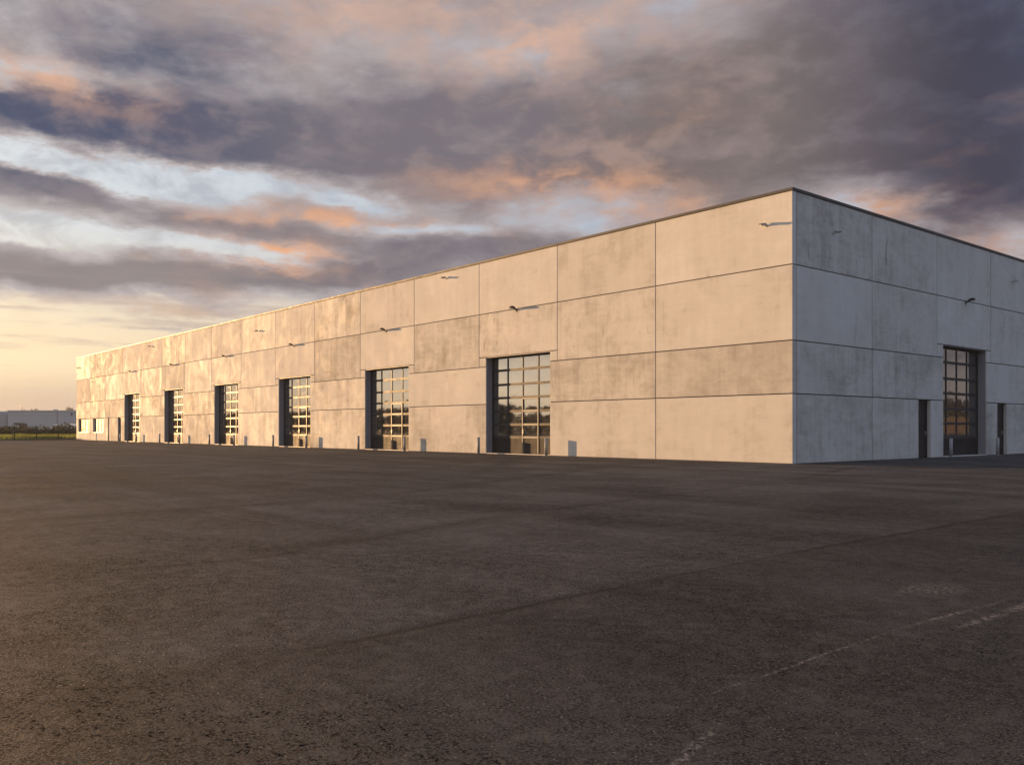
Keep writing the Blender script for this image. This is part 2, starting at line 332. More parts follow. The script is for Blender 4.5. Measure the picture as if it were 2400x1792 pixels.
def foliage(name, a, b, tip=None):
    mt, t, p = mat(name)
    g = t.new('ShaderNodeNewGeometry')
    n = t.noise(g.outputs['Position'], .9, 3, .6)
    c = t.mix(t.m('MULTIPLY', t.m('ADD', n, g.outputs['Random Per Island']), .5), a, b)
    t.put(p.inputs['Base Color'], c); p.inputs['Roughness'].default_value = .7
    tr = t.new('ShaderNodeBsdfTranslucent'); t.put(tr.inputs[0], c)
    ms = t.new('ShaderNodeMixShader'); ms.inputs[0].default_value = .4
    t.l.new(p.outputs[0], ms.inputs[1]); t.l.new(tr.outputs[0], ms.inputs[2])
    t.l.new(ms.outputs[0], [n for n in t.n if n.bl_idname == 'ShaderNodeOutputMaterial'][0].inputs[0])
    return mt

def glass():
    mt, t, p = mat('door_glazing')
    P = t.new('ShaderNodeTexCoord').outputs['Object']
    p.inputs['Base Color'].default_value = (.040, .038, .035, 1)
    p.inputs['IOR'].default_value = 2.8
    sm_ = t.noise(P, 2.2, 6, .65)
    t.put(p.inputs['Roughness'], t.sm(sm_, .5, .75, .03, .14))
    b = t.new('ShaderNodeBump'); b.inputs['Strength'].default_value = .06; b.inputs['Distance'].default_value = .05
    t.put(b.inputs['Height'], t.noise(P, 1.4, 2, .5)); t.put(p.inputs['Normal'], b.outputs[0])
    return mt

M = dict(
    concrete=concrete(), asphalt=asphalt(), glass=glass(),
    core=simple('joint_filler', (.018, .015, .014), .9),
    coping=simple('coping_sheet', (.062, .060, .060), .6, .0, .1, 2.0, spec=.2),
    steel=simple('anthracite_steel', (.030, .031, .035), .55, 0, .12, 3.0, spec=.25),
    slat=simple('anthracite_slats', (.024, .024, .026), .6, 0, .12, 2.0, spec=.12),
    lining=simple('reveal_lining', (.20, .205, .22), .55, 0, .10, 1.2),
    alu=simple('door_leaf_frame', (.17, .16, .145), .5, 0, .1, 3.0, spec=.3),
    doorleaf=simple('dark_door_leaf', (.016, .017, .020), .55, 0, .1, 2.0, spec=.2),
    metal=simple('bare_metal', (.55, .54, .52), .3, 1.0, .1, 10.0),
    galv=simple('galvanised_post', (.26, .265, .27), .55, .0, .12, 5.0, spec=.2),
    black=simple('black_housing', (.022, .021, .021), .6, 0, .15, 8.0, spec=.15),
    camwhite=simple('pale_housing', (.42, .42, .42), .4, 0, .08, 8.0),
    lens=simple('dark_lens', (.01, .01, .012), .08, 0, .1, 8.0),
    pane=simple('window_pane', (.016, .017, .016), .3, 0, .2, .8, spec=.1),
    lampglass=simple('lamp_lens', (.35, .35, .34), .15, 0, .1, 8.0),
    sill=simple('pale_sill', (.62, .58, .52), .45, 0, .06, 5.0),
    winframe=simple('pale_window_frame', (.40, .37, .33), .6, 0, .06, 5.0),
    kerb=simple('kerb_concrete', (.13, .125, .115), .8, 0, .25, 3.0, .3),
    soil=simple('field_soil', (.085, .085, .04), .95, 0, .35, .3),
    roof=simple('roof_felt', (.09, .09, .09), .85, 0, .2, .5),
    fargrey=simple('grey_cladding', (.33, .345, .36), .6, 0, .05, .2),
    farblue=simple('bluish_cladding', (.22, .24, .27), .6, 0, .05, .2),
    fartrim=simple('light_trim', (.55, .54, .52), .5, 0, .05, .4),
    fence=simple('fence_coating', (.012, .013, .012), .7, 0, .1, 4.0, spec=.2),
    wood=simple('weathered_stake', (.22, .17, .12), .85, 0, .25, 6.0),
    van=simple('white_van_paint', (.78, .77, .75), .3, 0, .03, 3.0),
    tyre=simple('tyre_rubber', (.02, .02, .02), .8, 0, .1, 8.0),
    brick=simple('red_brick_wall', (.045, .033, .028), .85, 0, .3, .5),
    bark=simple('tree_bark', (.09, .07, .05), .9, 0, .3, 4.0),
    grass=foliage('tall_grass', (.09, .13, .025), (.24, .25, .06)),
    hedge=foliage('hedge_leaves', (.022, .028, .013), (.050, .050, .026)),
    tree=foliage('tree_leaves', (.07, .07, .045), (.12, .11, .075)),
)

# ------------------------------------------------------------------ mesh helpers
def link(name, bm, mt, parent=None, smooth=False):
    me = bpy.data.meshes.new(name)
    bmesh.ops.recalc_face_normals(bm, faces=bm.faces)
    bm.to_mesh(me); bm.free()
    me.materials.append(mt)
    if smooth:
        for p in me.polygons: p.use_smooth = True
    o = bpy.data.objects.new(name, me); COL.objects.link(o)
    if parent: o.parent = parent
    return o
def tag(o, label=None, cat=None, group=None, kind=None):
    if label: o['label'] = label
    if cat: o['category'] = cat
    if group: o['group'] = group
    if kind: o['kind'] = kind
    return o
def empty(name, loc=(0, 0, 0), rz=0):
    o = bpy.data.objects.new(name, None); COL.objects.link(o); o.empty_display_size = .3
    o.location = loc; o.rotation_euler = (0, 0, rz); return o
def box(bm, x0, x1, y0, y1, z0, z1, ch=0.0):
    r = bmesh.ops.create_cube(bm, size=1)
    vs = r['verts']
    for v in vs: v.co = Vector(((x0+x1)/2+v.co.x*(x1-x0), (y0+y1)/2+v.co.y*(y1-y0), (z0+z1)/2+v.co.z*(z1-z0)))
    if ch:
        es = list({e for v in vs for e in v.link_edges})
        bmesh.ops.bevel(bm, geom=es, offset=ch, segments=2, profile=.6, affect='EDGES', clamp_overlap=True)
def tube(bm, a, b, r0, r1=None, seg=12, caps=True):
    a = Vector(a); b = Vector(b); d = b-a
    r = bmesh.ops.create_cone(bm, cap_ends=caps, segments=seg, radius1=r0, radius2=r0 if r1 is None else r1, depth=d.length)
    q = d.to_track_quat('Z', 'Y').to_matrix().to_4x4(); q.translation = (a+b)/2
    bmesh.ops.transform(bm, matrix=q, verts=r['verts'])
def copy_tree(o, parent=None):
    c = o.copy(); COL.objects.link(c)
    if parent: c.parent = parent
    for ch in list(o.children): copy_tree(ch, c)
    return c

# ------------------------------------------------------------------ ground
def sheet(name, pts, z, mt, cuts=None):
    bm = bmesh.new(); bm.faces.new([bm.verts.new((x, y, z)) for x, y in pts])
    return link(name, bm, mt)
tag(sheet('field_ground', [(-880, -880), (880, -880), (880, 880), (-880, 880)], -.03, M['soil']), kind='structure')
FA, FB = Vector((-91.5, 3.0, 0)), Vector((-76.0, -30.4, 0))          # yard edge at the far end
FD = (FB-FA).normalized(); FN = Vector((-FD.y, FD.x, 0))
if FN.x > 0: FN = -FN                                                # pointing out of the yard
e0 = FA-FD*60; e1 = FA+FD*62
tag(sheet('asphalt_yard', [(e0.x, e0.y), (e1.x, e1.y), (30, e1.y), (160, -30), (160, 130), (e0.x, 130)], 0.0, M['asphalt']), kind='structure')
bm = bmesh.new(); L = 122
box(bm, 0, L, 0, .25, -.03, .11, .012)
kb = link('kerb', bm, M['kerb']); kb.matrix_world = Matrix.Translation(e0) @ Matrix((FD, FN, (0, 0, 1))).transposed().to_4x4()
tag(kb, kind='structure')

# ------------------------------------------------------------------ warehouse
H, J1, J2, J3, LIN, LINR = 9.0, 6.572, 4.068, 2.306, 4.515, 4.60
BX = [0, -5.871, -11.36, -16.81, -22.36, -27.90, -33.50, -39.09, -44.71, -50.33, -55.97, -61.61, -67.26, -72.91, -78.55, -84.19, -89.81]
BY = [0, 5.215, 10.449, 15.66, 20.88, 26.1, 31.3]
DOORS = [(-16.29, -11.82), (-27.37, -22.89), (-38.54, -34.04), (-49.71, -45.23), (-60.97, -56.49), (-72.22, -67.66)]
RD = (10.985, 15.205)
T, G, CH = .22, .015, .012
house = empty('warehouse', (0, 0, 0))
tag(house, 'long grey precast concrete warehouse with tall glazed sectional doors and a flat roof', 'warehouse')

def wall_panel(face, u0, u1, z0, z1, holes=(), g=(1, 1, 1, 1)):
    """one precast slab; face L lies on y=0 (u is x), face R on x=0 (u is y)"""
    gv = G if face == 'L' else G+.006
    u0 += gv*g[0]; u1 -= gv*g[1]; z0 += G*g[2]; z1 -= G*g[3]
    us = sorted({u0, u1, *[h[0] for h in holes], *[h[1] for h in holes]}); zs = sorted({z0, z1, *[h[2] for h in holes], *[h[3] for h in holes]})
    bm = bmesh.new(); vv = {}
    def V(u, z, d):
        k = (round(u, 4), round(z, 4), d)
        if k not in vv: vv[k] = bm.verts.new((u, d, z) if face == 'L' else (-d, u, z))
        return vv[k]
    cells = [(i, j) for i in range(len(us)-1) for j in range(len(zs)-1)
             if not any(h[0]-1e-4 <= us[i] and us[i+1] <= h[1]+1e-4 and h[2]-1e-4 <= zs[j] and zs[j+1] <= h[3]+1e-4 for h in holes)]
    cs = set(cells)
    for i, j in cells:
        a, b, c, d_ = us[i], us[i+1], zs[j], zs[j+1]
        bm.faces.new([V(a, c, 0), V(b, c, 0), V(b, d_, 0), V(a, d_, 0)])
        bm.faces.new([V(a, c, T), V(a, d_, T), V(b, d_, T), V(b, c, T)])
        for (ni, nj), (p, q) in {(i-1, j): ((a, c), (a, d_)), (i+1, j): ((b, d_), (b, c)), (i, j-1): ((b, c), (a, c)), (i, j+1): ((a, d_), (b, d_))}.items():
            if (ni, nj) not in cs: bm.faces.new([V(*p, 0), V(*p, T), V(*q, T), V(*q, 0)])
    bmesh.ops.recalc_face_normals(bm, faces=bm.faces)
    es = [e for e in bm.edges if len(e.link_faces) == 2 and e.calc_face_angle() > 1 and all(abs((v.co.y if face == 'L' else v.co.x)) < 1e-5 for v in e.verts)]
    bmesh.ops.bevel(bm, geom=es, offset=CH, segments=2, profile=.5, affect='EDGES')
    return link('wall_panel', bm, M['concrete'], house)

isd = lambda i: i in (2, 4, 6, 8, 10, 12)
for i in range(16):
    a, b = BX[i+1], BX[i]
    wall_panel('L', a, b, J1, H-.012, g=(1, 1 if i else 0, 1, 0))
    if isd(i):
        dl, dr = DOORS[(i-2)//2]
        wall_panel('L', a, b, LIN, J1)
        wall_panel('L', a, dl, J2, LIN, g=(1, 0, 1, 1)); wall_panel('L', dr, b, J2, LIN, g=(0, 1, 1, 1))
    else:
        wall_panel('L', a, b, J2, J1, g=(1, 1 if i else 0, 1, 1))
low = [(BX[1], 0, (1, 0)), (DOORS[0][1], BX[1], (0, 1))] + [(DOORS[k+1][1], DOORS[k][0], (0, 0)) for k in range(5)]
for a, b, g in low:
    wall_panel('L', a, b, J3, J2, g=(*g, 1, 1)); wall_panel('L', a, b, .0, J3, g=(*g, 0, 1))
for a, b, g in [(BX[14], DOORS[5][0], (1, 0)), (BX[15], BX[14], (1, 1)), (BX[16], BX[15], (0, 1))]:
    wall_panel('L', a, b, J3, J2, g=(*g, 1, 1))
PD = (-74.38, -73.37); NI = (-77.70, -77.24); WN = [(-88.90, -84.62, .80, J3-.03), (-83.13, -79.30, .80, J3-.03)]
wall_panel('L', PD[1], DOORS[5][0], 0, J3, g=(0, 0, 0, 1))
wall_panel('L', NI[1], PD[0], 0, J3, g=(0, 0, 0, 1))
wall_panel('L', BX[14], NI[0], 0, J3, g=(1, 0, 0, 1))
wall_panel('L', BX[15], BX[14], 0, J3, [WN[1]], g=(1, 1, 0, 1))
wall_panel('L', BX[16], BX[15], 0, J3, [WN[0]], g=(0, 1, 0, 1))
PDR = [(8.822, 9.868), (16.356, 17.402)]
Y0 = T+.018
for i in range(6):
    a, b = (BY[i] if i else Y0), BY[i+1]
    wall_panel('R', a, b, J1, H-.012, g=(1, 1, 1, 0))
    if i == 2:
        wall_panel('R', a, b, LINR, J1); wall_panel('R', a, RD[0], J2, LINR, g=(1, 0, 1, 1)); wall_panel('R', RD[1], b, J2, LINR, g=(0, 1, 1, 1))
    else: wall_panel('R', a, b, J2, J1)
for a, b, g in [(Y0, BY[1], (1, 1)), (BY[1], RD[0], (1, 0)), (RD[1], BY[4], (0, 1)), (BY[4], BY[6], (1, 1))]:
    wall_panel('R', a, b, J3, J2, g=(*g, 1, 1))
for a, b, g in [(Y0, BY[1], (1, 1)), (BY[1], PDR[0][0], (1, 0)), (PDR[0][1], RD[0], (0, 0)), (RD[1], PDR[1][0], (0, 0)), (PDR[1][1], BY[4], (0, 1)), (BY[4], BY[6], (1, 1))]:
    wall_panel('R', a, b, 0, J3, g=(*g, 0, 1))
# structure behind the slabs: the joints open onto it, the doors sit in front of it
DEP = .36
bm = bmesh.new(); box(bm, BX[16]+.01, -.52, .52, BY[6], 0, H-.35)
link('inner_wall', bm, M['core'], house)
bm = bmesh.new()
for z0, z1 in ((J1-.25, J1+.25), (H-.6, H-.2)): box(bm, BX[16]+.02, -T-.012, T+.012, T+.10, z0, z1); box(bm, -T-.10, -T-.012, T+.112, BY[6]-.02, z0, z1)
link('fixing_rail', bm, M['core'], house)
bm = bmesh.new(); box(bm, BX[16]-.0, BX[16]+.2, T+.005, BY[6], 0, H-.02); box(bm, BX[16]+.21, -T-.005, BY[6]+.005, BY[6]+.2, 0, H-.02)
link('rear_wall', bm, M['concrete'], house)
bm = bmesh.new(); box(bm, BX[16]+.21, -T-.01, T+.01, BY[6], H-.34, H-.10)
link('roof', bm, M['roof'], house)
bm = bmesh.new()
o_ = .035
box(bm, BX[16]-o_, o_, -o_, T+.06, H, H+.095, .006)
link('coping', bm, M['coping'], house)
bm = bmesh.new(); box(bm, -T-.06, o_, T+.063, BY[6]+.2, H, H+.095, .006)
link('coping', bm, M['coping'], house)

# ---- tall glazed sectional door; local frame: x along the opening, y into the building, z up
RAILS = [.77, 1.35, 1.965, 2.59, 3.205, 3.875, 4.46]
def pillow(bm, x0, x1, z0, z1, y, bulge, rng):
    n = 8; g = []
    sx, sz = rng.uniform(-.12, .12), rng.uniform(-.12, .12)
    for j in range(n+1):
        row = []
        for i in range(n+1):
            a, b = i/n*2-1, j/n*2-1
            k = max(0, (1-a*a))*max(0, (1-b*b))
            row.append(bm.verts.new((x0+(x1-x0)*i/n, y - bulge*k*(1+sx*a+sz*b), z0+(z1-z0)*j/n)))
        g.append(row)
    for j in range(n):
        for i in range(n): bm.faces.new([g[j][i], g[j][i+1], g[j+1][i+1], g[j+1][i]])
def door_y(y): return y
def sectional_door(width, lin, wicket=True, seed=1):
    rng = random.Random(seed)
    d = bpy.data.objects.new('sectional_door', None)
    fr = bmesh.new()
    rails = [r*lin/4.515 for r in RAILS]
    n = 4; side = .10; cw = (width-2*side)/n
    cols = [side+cw*k for k in range(n+1)]
    y0, y1 = DEP, DEP+.045
    box(fr, .002, side, y0-.01, y1, 0, lin-.002, .004); box(fr, width-side, width-.002, y0-.01, y1, 0, lin-.002, .004)
    for k, r in enumerate(rails):
        zz0, zz1 = (r-.055, r+.055) if k < 6 else (r-.03, lin-.003)
        box(fr, side+.001, width-side-.001, y0-.004, y1-.002, zz0, r-.003 if k < 6 else zz1, .004)
        if k < 6: box(fr, side+.001, width-side-.001, y0-.004, y1-.002, r+.003, zz1, .004)
    for k in range(1, n):
        for a, b in zip(rails[:-1], rails[1:]): box(fr, cols[k]-.032, cols[k]+.032, y0, y1-.004, a+.0555, b-.0555, .003)
    f = link('door_frame', fr, M['steel'], d)
    gl = bmesh.new()
    for k in range(n):
        for a, b in zip(rails[:-1], rails[1:]): pillow(gl, cols[k]+.02, cols[k+1]-.02, a+.045, b-.045, y0+.028, rng.uniform(.0010, .0022), rng)
    link('glazing', gl, M['glass'], d, True)
    sl_ = bmesh.new(); z = .05; k = 0; top = rails[0]-.06
    nst = 9; st = (top-z)/nst
    for k in range(nst):
        a = z+st*k
        box(sl_, side+.001, width-side-.001, y0+.001, y1-.004, a, a+st-.016, .007)
    box(sl_, side+.001, width-side-.001, y0+.02, y1-.008, .02, top+.002)
    link('slat_panel', sl_, M['slat'], d)
    if wicket:
        w = bmesh.new(); a, b = cols[2], cols[3]; t_ = rails[3]-.02
        for x in (a+.005, b-.005): box(w, x-.032, x+.032, y0-.022, y0-.006, .06, t_, .004)
        box(w, a+.039, b-.039, y0-.022, y0-.006, t_-.07, t_-.001, .004)
        for r in rails[0:3]: box(w, a+.039, b-.039, y0-.016, y0-.0055, r-.045, r+.045, .003)
        wd = link('wicket_door', w, M['alu'], d)
        h = bmesh.new(); tube(h, (a+.05, y0-.03, 1.02), (a+.05, y0-.09, 1.02), .018); tube(h, (a+.05, y0-.085, 1.02), (a+.17, y0-.085, 1.02), .014); box(h, a+.03, a+.07, y0-.03, y0-.0225, .93, 1.12, .003)
        link('handle', h, M['metal'], wd)
    ln = bmesh.new(); q = .026
    box(ln, -.0005, q, .045, DEP+.12, .004, lin-q, .0); box(ln, width-q, width+.0005, .045, DEP+.12, .004, lin-q)
    box(ln, -.0005, width+.0005, .045, DEP+.12, lin-q+.001, lin+.012)
    link('reveal_lining', ln, M['lining'], d)
    th = bmesh.new(); box(th, q+.002, width-q-.002, .0, DEP+.1, -.02, .018, .004)
    link('threshold', th, M['sill'], d)
    return d
for k, (a, b) in enumerate(DOORS):
    d = sectional_door(b-a, LIN, True, 40+k); COL.objects.link(d); d.parent = house; d.location = (a, 0, 0)
d = sectional_door(RD[1]-RD[0], LINR, False, 77); COL.objects.link(d); d.parent = house
d.location = (0, RD[0], 0); d.rotation_euler = (0, 0, math.pi/2)

def plain_door(width, hgt, side=1, dep=.17):
    d = bpy.data.objects.new('steel_door', None)
    b_ = bmesh.new(); box(b_, .055, width-.055, dep, dep+.05, .02, hgt-.055, .004)
    lf = link('door_leaf', b_, M['doorleaf'], d)
    b_ = bmesh.new()
    box(b_, .001, .052, dep-.03, dep+.06, .0, hgt-.001, .003); box(b_, width-.052, width-.001, dep-.03, dep+.06, .0, hgt-.001, .003); box(b_, .053, width-.053, dep-.03, dep+.06, hgt-.052, hgt-.001, .003)
    box(b_, .001, width-.001, dep+.061, dep+.075, 0, hgt)
    link('door_frame', b_, M['steel'], d)
    x = width-.12 if side > 0 else .12
    b_ = bmesh.new(); tube(b_, (x, dep, 1.0), (x, dep-.055, 1.0), .016); tube(b_, (x, dep-.05, 1.0), (x-side*.13, dep-.05, 1.0), .012); box(b_, x-.022, x+.022, dep-.006, dep-.0005, .86, 1.08, .002)
    link('handle', b_, M['metal'], lf)
    for zz in (.35, 1.15, 1.9):
        b_ = bmesh.new(); tube(b_, (width-x-.055*side, dep-.012, zz), (width-x-.055*side, dep-.012, zz+.12), .012)
        link('hinge', b_, M['metal'], lf)
    return d
d = plain_door(PD[1]-PD[0], J3-G, 1); COL.objects.link(d); d.parent = house; d.location = (PD[0], 0, 0)
for a, b in PDR:
    d = plain_door(b-a, J3-G, 1); COL.objects.link(d); d.parent = house; d.location = (0, a, 0); d.rotation_euler = (0, 0, math.pi/2)
bm = bmesh.new(); box(bm, NI[0]+.004, NI[1]-.004, .14, .20, .12, J3-.02); link('recess_cover', bm, M['doorleaf'], house)
for (a, b, z0, z1), nm in zip(WN, (4, 3)):
    w = bpy.data.objects.new('window', None); COL.objects.link(w); w.parent = house; w.location = (a, 0, 0)
    wd = b-a; f = bmesh.new(); y = .14
    box(f, .002, .07, y, y+.06, z0+.045, z1-.002, .003); box(f, wd-.07, wd-.002, y, y+.06, z0+.045, z1-.002, .003)
    box(f, .071, wd-.071, y, y+.06, z1-.07, z1-.002, .003); box(f, .071, wd-.071, y, y+.06, z0+.045, z0+.11, .003)
    for k in range(1, nm): x = wd*k/nm; box(f, x-.03, x+.03, y-.004, y+.055, z0+.111, z1-.071, .003)
    link('window_frame', f, M['winframe'], w)
    f = bmesh.new(); box(f, .072, wd-.072, y+.03, y+.045, z0+.112, z1-.072); link('pane', f, M['pane'], w)
    f = bmesh.new(); box(f, -.0, wd+.0, -.04, y-.002, z0-.0, z0+.04, .004); link('window_sill', f, M['sill'], w)

# ------------------------------------------------------------------ bollards
def bollard():
    r = empty('bollard'); b_ = bmesh.new(); h = .765
    tube(b_, (0, 0, 0), (0, 0, h-.02), .066, None, 24); po = link('post', b_, M['galv'], r, False)
    for p in po.data.polygons: p.use_smooth = abs(p.normal.z) < .5
    b_ = bmesh.new(); tube(b_, (0, 0, h-.02), (0, 0, h), .068, .058, 24); link('cap', b_, M['galv'], r)
    b_ = bmesh.new(); tube(b_, (0, 0, .0), (0, 0, .014), .10, None, 20); link('base_plate', b_, M['galv'], r)
    return r
ORD = ['nearest', 'second nearest', 'third nearest', 'fourth nearest', 'fifth nearest', 'farthest']
bspots = [(-16.44, -11.71), (-27.54, -22.78), (-38.68, -33.93), (-49.87, -45.16), (-61.17, -56.28), (-72.46, -67.65)]
b0 = bollard(); first = True
def place_b(x, y, label):
    global first
    o = b0 if first else copy_tree(b0); first = False
    o.location = (x, y, 0); tag(o, label, 'bollard', 'pale steel bollards guarding the doors'); return o
for k, (a, b) in enumerate(bspots):
    place_b(a, -.33, 'pale bollard left of the %s tall door on the sunlit wall' % ORD[k])
    place_b(b, -.33, 'pale bollard right of the %s tall door on the sunlit wall' % ORD[k])
place_b(.33, 10.92, 'shaded bollard in front of the tall door on the shaded wall')
place_b(.33, 15.53, 'shaded bollard beside the farther plain dark door, rightmost of all')

# ------------------------------------------------------------------ wall floodlights (out of the wall = -y)
def floodlight():
    r = empty('floodlight')
    b_ = bmesh.new(); box(b_, -.06, .06, -.02, -.001, -.07, .07, .004); tube(b_, (0, -.02, 0), (0, -.16, .03), .024); tube(b_, (-.05, -.16, .03), (.05, -.16, .03), .03)
    link('bracket', b_, M['black'], r)
    b_ = bmesh.new()
    pts = [(-.13, -.15), (.13, -.15), (.17, -.28), (.17, -.50), (.11, -.58), (-.11, -.58), (-.17, -.50), (-.17, -.28)]
    for zz, s in ((.025, 1), (.085, .8)): pass
    lo = [b_.verts.new((x, y, .02+(-.15-y)*.10)) for x, y in pts]; hi = [b_.verts.new((x*.8, (y+.36)*.86-.36, .085+(-.15-y)*.10)) for x, y in pts]
    b_.faces.new(lo); b_.faces.new(hi)
    for i in range(8): j = (i+1) % 8; b_.faces.new([lo[i], lo[j], hi[j], hi[i]])
    for k in range(5): y = -.25-.055*k; box(b_, -.10, .10, y-.006, y+.006, .085+(-.15-y)*.10, .115+(-.15-y)*.10)
    hd = link('lamp_head', b_, M['black'], r)
    b_ = bmesh.new(); box(b_, -.12, .12, -.52, -.27, .030, .0325); 
    for v in b_.verts: v.co.z += (-.15-v.co.y)*.10-.018
    link('lamp_lens', b_, M['lampglass'], hd)
    return r
l0 = floodlight(); first = True
for k, (a, b) in enumerate(DOORS+[(0, 0)]):
    o = l0 if k == 0 else copy_tree(l0)
    if k < 6: o.location = ((a+b)/2, 0, J1-.06); lab = 'black floodlight on the sunlit wall above the %s tall door' % ORD[k]
    else: o.location = (0, sum(RD)/2, J1-.06); o.rotation_euler = (0, 0, math.pi/2); lab = 'black floodlight on the shaded wall above its tall glazed door'
    o.scale = (.66, .66, 1.15)
    tag(o, lab, 'floodlight', 'black floodlights above the doors')

# ------------------------------------------------------------------ security cameras
def sec_camera(turn):
    r = empty('security_camera')
    b_ = bmesh.new(); tube(b_, (0, -.001, 0), (0, -.03, 0), .065, None, 16); tube(b_, (0, -.03, 0), (0, -.15, .012), .045, .036, 10); tube(b_, (0, -.145, -.03), (0, -.145, .03), .040, None, 10)
    link('bracket', b_, M['camwhite'], r)
    b_ = bmesh.new(); dr = Vector((math.sin(turn), -math.cos(turn), -.14)).normalized(); c = Vector((0, -.19, .045))
    a = c-dr*.10; e = c+dr*.22
    tube(b_, a, e, .062, .066, 16); up_ = Vector((0, 0, 1)); sd_ = dr.cross(up_).normalized()
    body = link('camera_body', b_, M['camwhite'], r)
    b_ = bmesh.new(); tube(b_, e+dr*.0005, e+dr*.012, .060, .05, 16); link('lens', b_, M['lens'], body)
    b_ = bmesh.new()
    vs = []
    for s in (a-dr*.01, e+dr*.06):
        for k in range(7):
            an = math.pi*k/6; vs.append(b_.verts.new(s+sd_*math.cos(an)*.078+Vector((0, 0, 1))*math.sin(an)*.078))
    for k in range(6): b_.faces.new([vs[k], vs[k+1], vs[8+k], vs[7+k]])
    bmesh.ops.solidify(b_, geom=b_.faces[:], thickness=.008)
    link('sun_hood', b_, M['camwhite'], body)
    return r
cspots = [('L', -1.0, 8.0, 'pale security camera near the sunlit corner, on the top panel beside the building edge'),
          ('L', -19.5, 8.66, 'pale security camera high under the roof edge between the two nearest tall doors'),
          ('L', -41.7, 7.92, 'security camera on the sunlit top panels between the third and fourth tall doors'),
          ('L', -64.4, 8.50, 'security camera on the sunlit top panels between the fifth and sixth tall doors'),
          ('L', -88.6, 7.88, 'security camera on the top panel at the far end of the sunlit wall'),
          ('L', -83.0, 6.10, 'small security camera below the top panels, over the right one of the two windows'),
          ('R', 2.50, 7.93, 'security camera on the shaded wall, on the top panel next to the corner'),
          ('R', 18.0, 7.92, 'security camera on the shaded wall, cut near the right edge of the view')]
cl_ = sec_camera(R(-24)); cr_ = sec_camera(R(10)); uL = uR = 0
for f, u, z, lab in cspots:
    if f == 'L': o = cl_ if not uL else copy_tree(cl_); uL = 1; o.location = (u, 0, z)
    else: o = cr_ if not uR else copy_tree(cr_); uR = 1; o.location = (0, u, z); o.rotation_euler = (0, 0, math.pi/2)
    o.scale = (.45,)*3 if z < 7 else (.62,)*3
    tag(o, lab, 'camera', 'security cameras on the warehouse walls')

# ------------------------------------------------------------------ fence at the far end of the yard
fr = empty('wire_fence', FA); tag(fr, 'dark wire mesh fence with thin posts along the grassy end of the yard', 'fence')
def along(t): return FD*t + FN*.12
tposts = [0.3+2.55*k for k in range(-1, 14)]
for t_ in tposts:
    b_ = bmesh.new(); p = along(t_); tube(b_, p, p+Vector((0, 0, 1.5)), .05, None, 8); link('post', b_, M['fence'], fr)
b_ = bmesh.new()
t0, t1 = tposts[0], tposts[-1]
for k in range(9): z = .14+k*.165; tube(b_, along(t0)+Vector((0, 0, z)), along(t1)+Vector((0, 0, z)), .004, None, 4, False)
for k in range(int((t1-t0)/.12)):
    p = along(t0+k*.12); tube(b_, p+Vector((0, 0, .13)), p+Vector((0, 0, 1.47)), .003, None, 3, False)
link('wire_mesh', b_, M['fence'], fr)
# leaning stake
p = far(26, 88.5); b_ = bmesh.new(); tube(b_, p, p+RT*.28+Vector((0, 0, 1.08)), .035, .03, 8)
tag(link('wooden_stake', b_, M['wood'], None), 'thin wooden stake leaning to the right in front of the grass verge', 'stake')

# grass verge and hedge band behind the fence
b_ = bmesh.new()
for k in range(13000):
    px = random.uniform(-70, 215); dp = random.triangular(90.5, 119, 95)
    p = far(px, dp)
    if (p-FA).dot(FN) < .35: continue
    h = random.uniform(.25, .62)*(1+.45*mnoise.noise(Vector((px*.03, dp*.2, 0)))); w = random.uniform(.02, .05)
    a = random.uniform(0, 6.28); dvec = Vector((math.cos(a), math.sin(a), 0)); ln_ = Vector((random.uniform(-.3, .3), random.uniform(-.3, .3), 0))*h
    q = [p-dvec*w, p+dvec*w, p+dvec*w*.6+ln_*.4+Vector((0, 0, h*.6)), p+ln_+Vector((0, 0, h)), p-dvec*w*.6+ln_*.4+Vector((0, 0, h*.6))]
    b_.faces.new([b_.verts.new(v) for v in q])
tag(link('tall_grass', b_, M['grass']), kind='stuff')
def leafmass(b_, c, rx, ry, rz, n, s, rng):
    for _ in range(n):
        while True:
            v = Vector((rng.uniform(-1, 1), rng.uniform(-1, 1), rng.uniform(-1, 1)))
            if .25 < v.length < 1: break
        k = 1+.3*mnoise.noise(v*2.2+Vector(c)*.37)
        p = Vector(c)+Vector((v.x*rx, v.y*ry, v.z*rz))*k
        a = Vector((rng.gauss(0, 1), rng.gauss(0, 1), rng.gauss(0, 1))).normalized(); b = a.orthogonal().normalized(); s_ = s*rng.uniform(.6, 1.3)
        b_.faces.new([b_.verts.new(p+a*s_), b_.verts.new(p+b*s_*.5), b_.verts.new(p-a*s_), b_.verts.new(p-b*s_*.5)])
rng = random.Random(5)
b_ = bmesh.new()
for k in range(46):
    px = -60+k*6.2; dp = rng.uniform(121, 128); z = rng.uniform(.85, 1.25)
    if 165 > px > 135: z += .35
    leafmass(b_, far(px, dp, z*.55), 1.3, 1.3, z*.85, 190, .16, rng)
tag(link('hedge_band', b_, M['hedge']), kind='stuff')

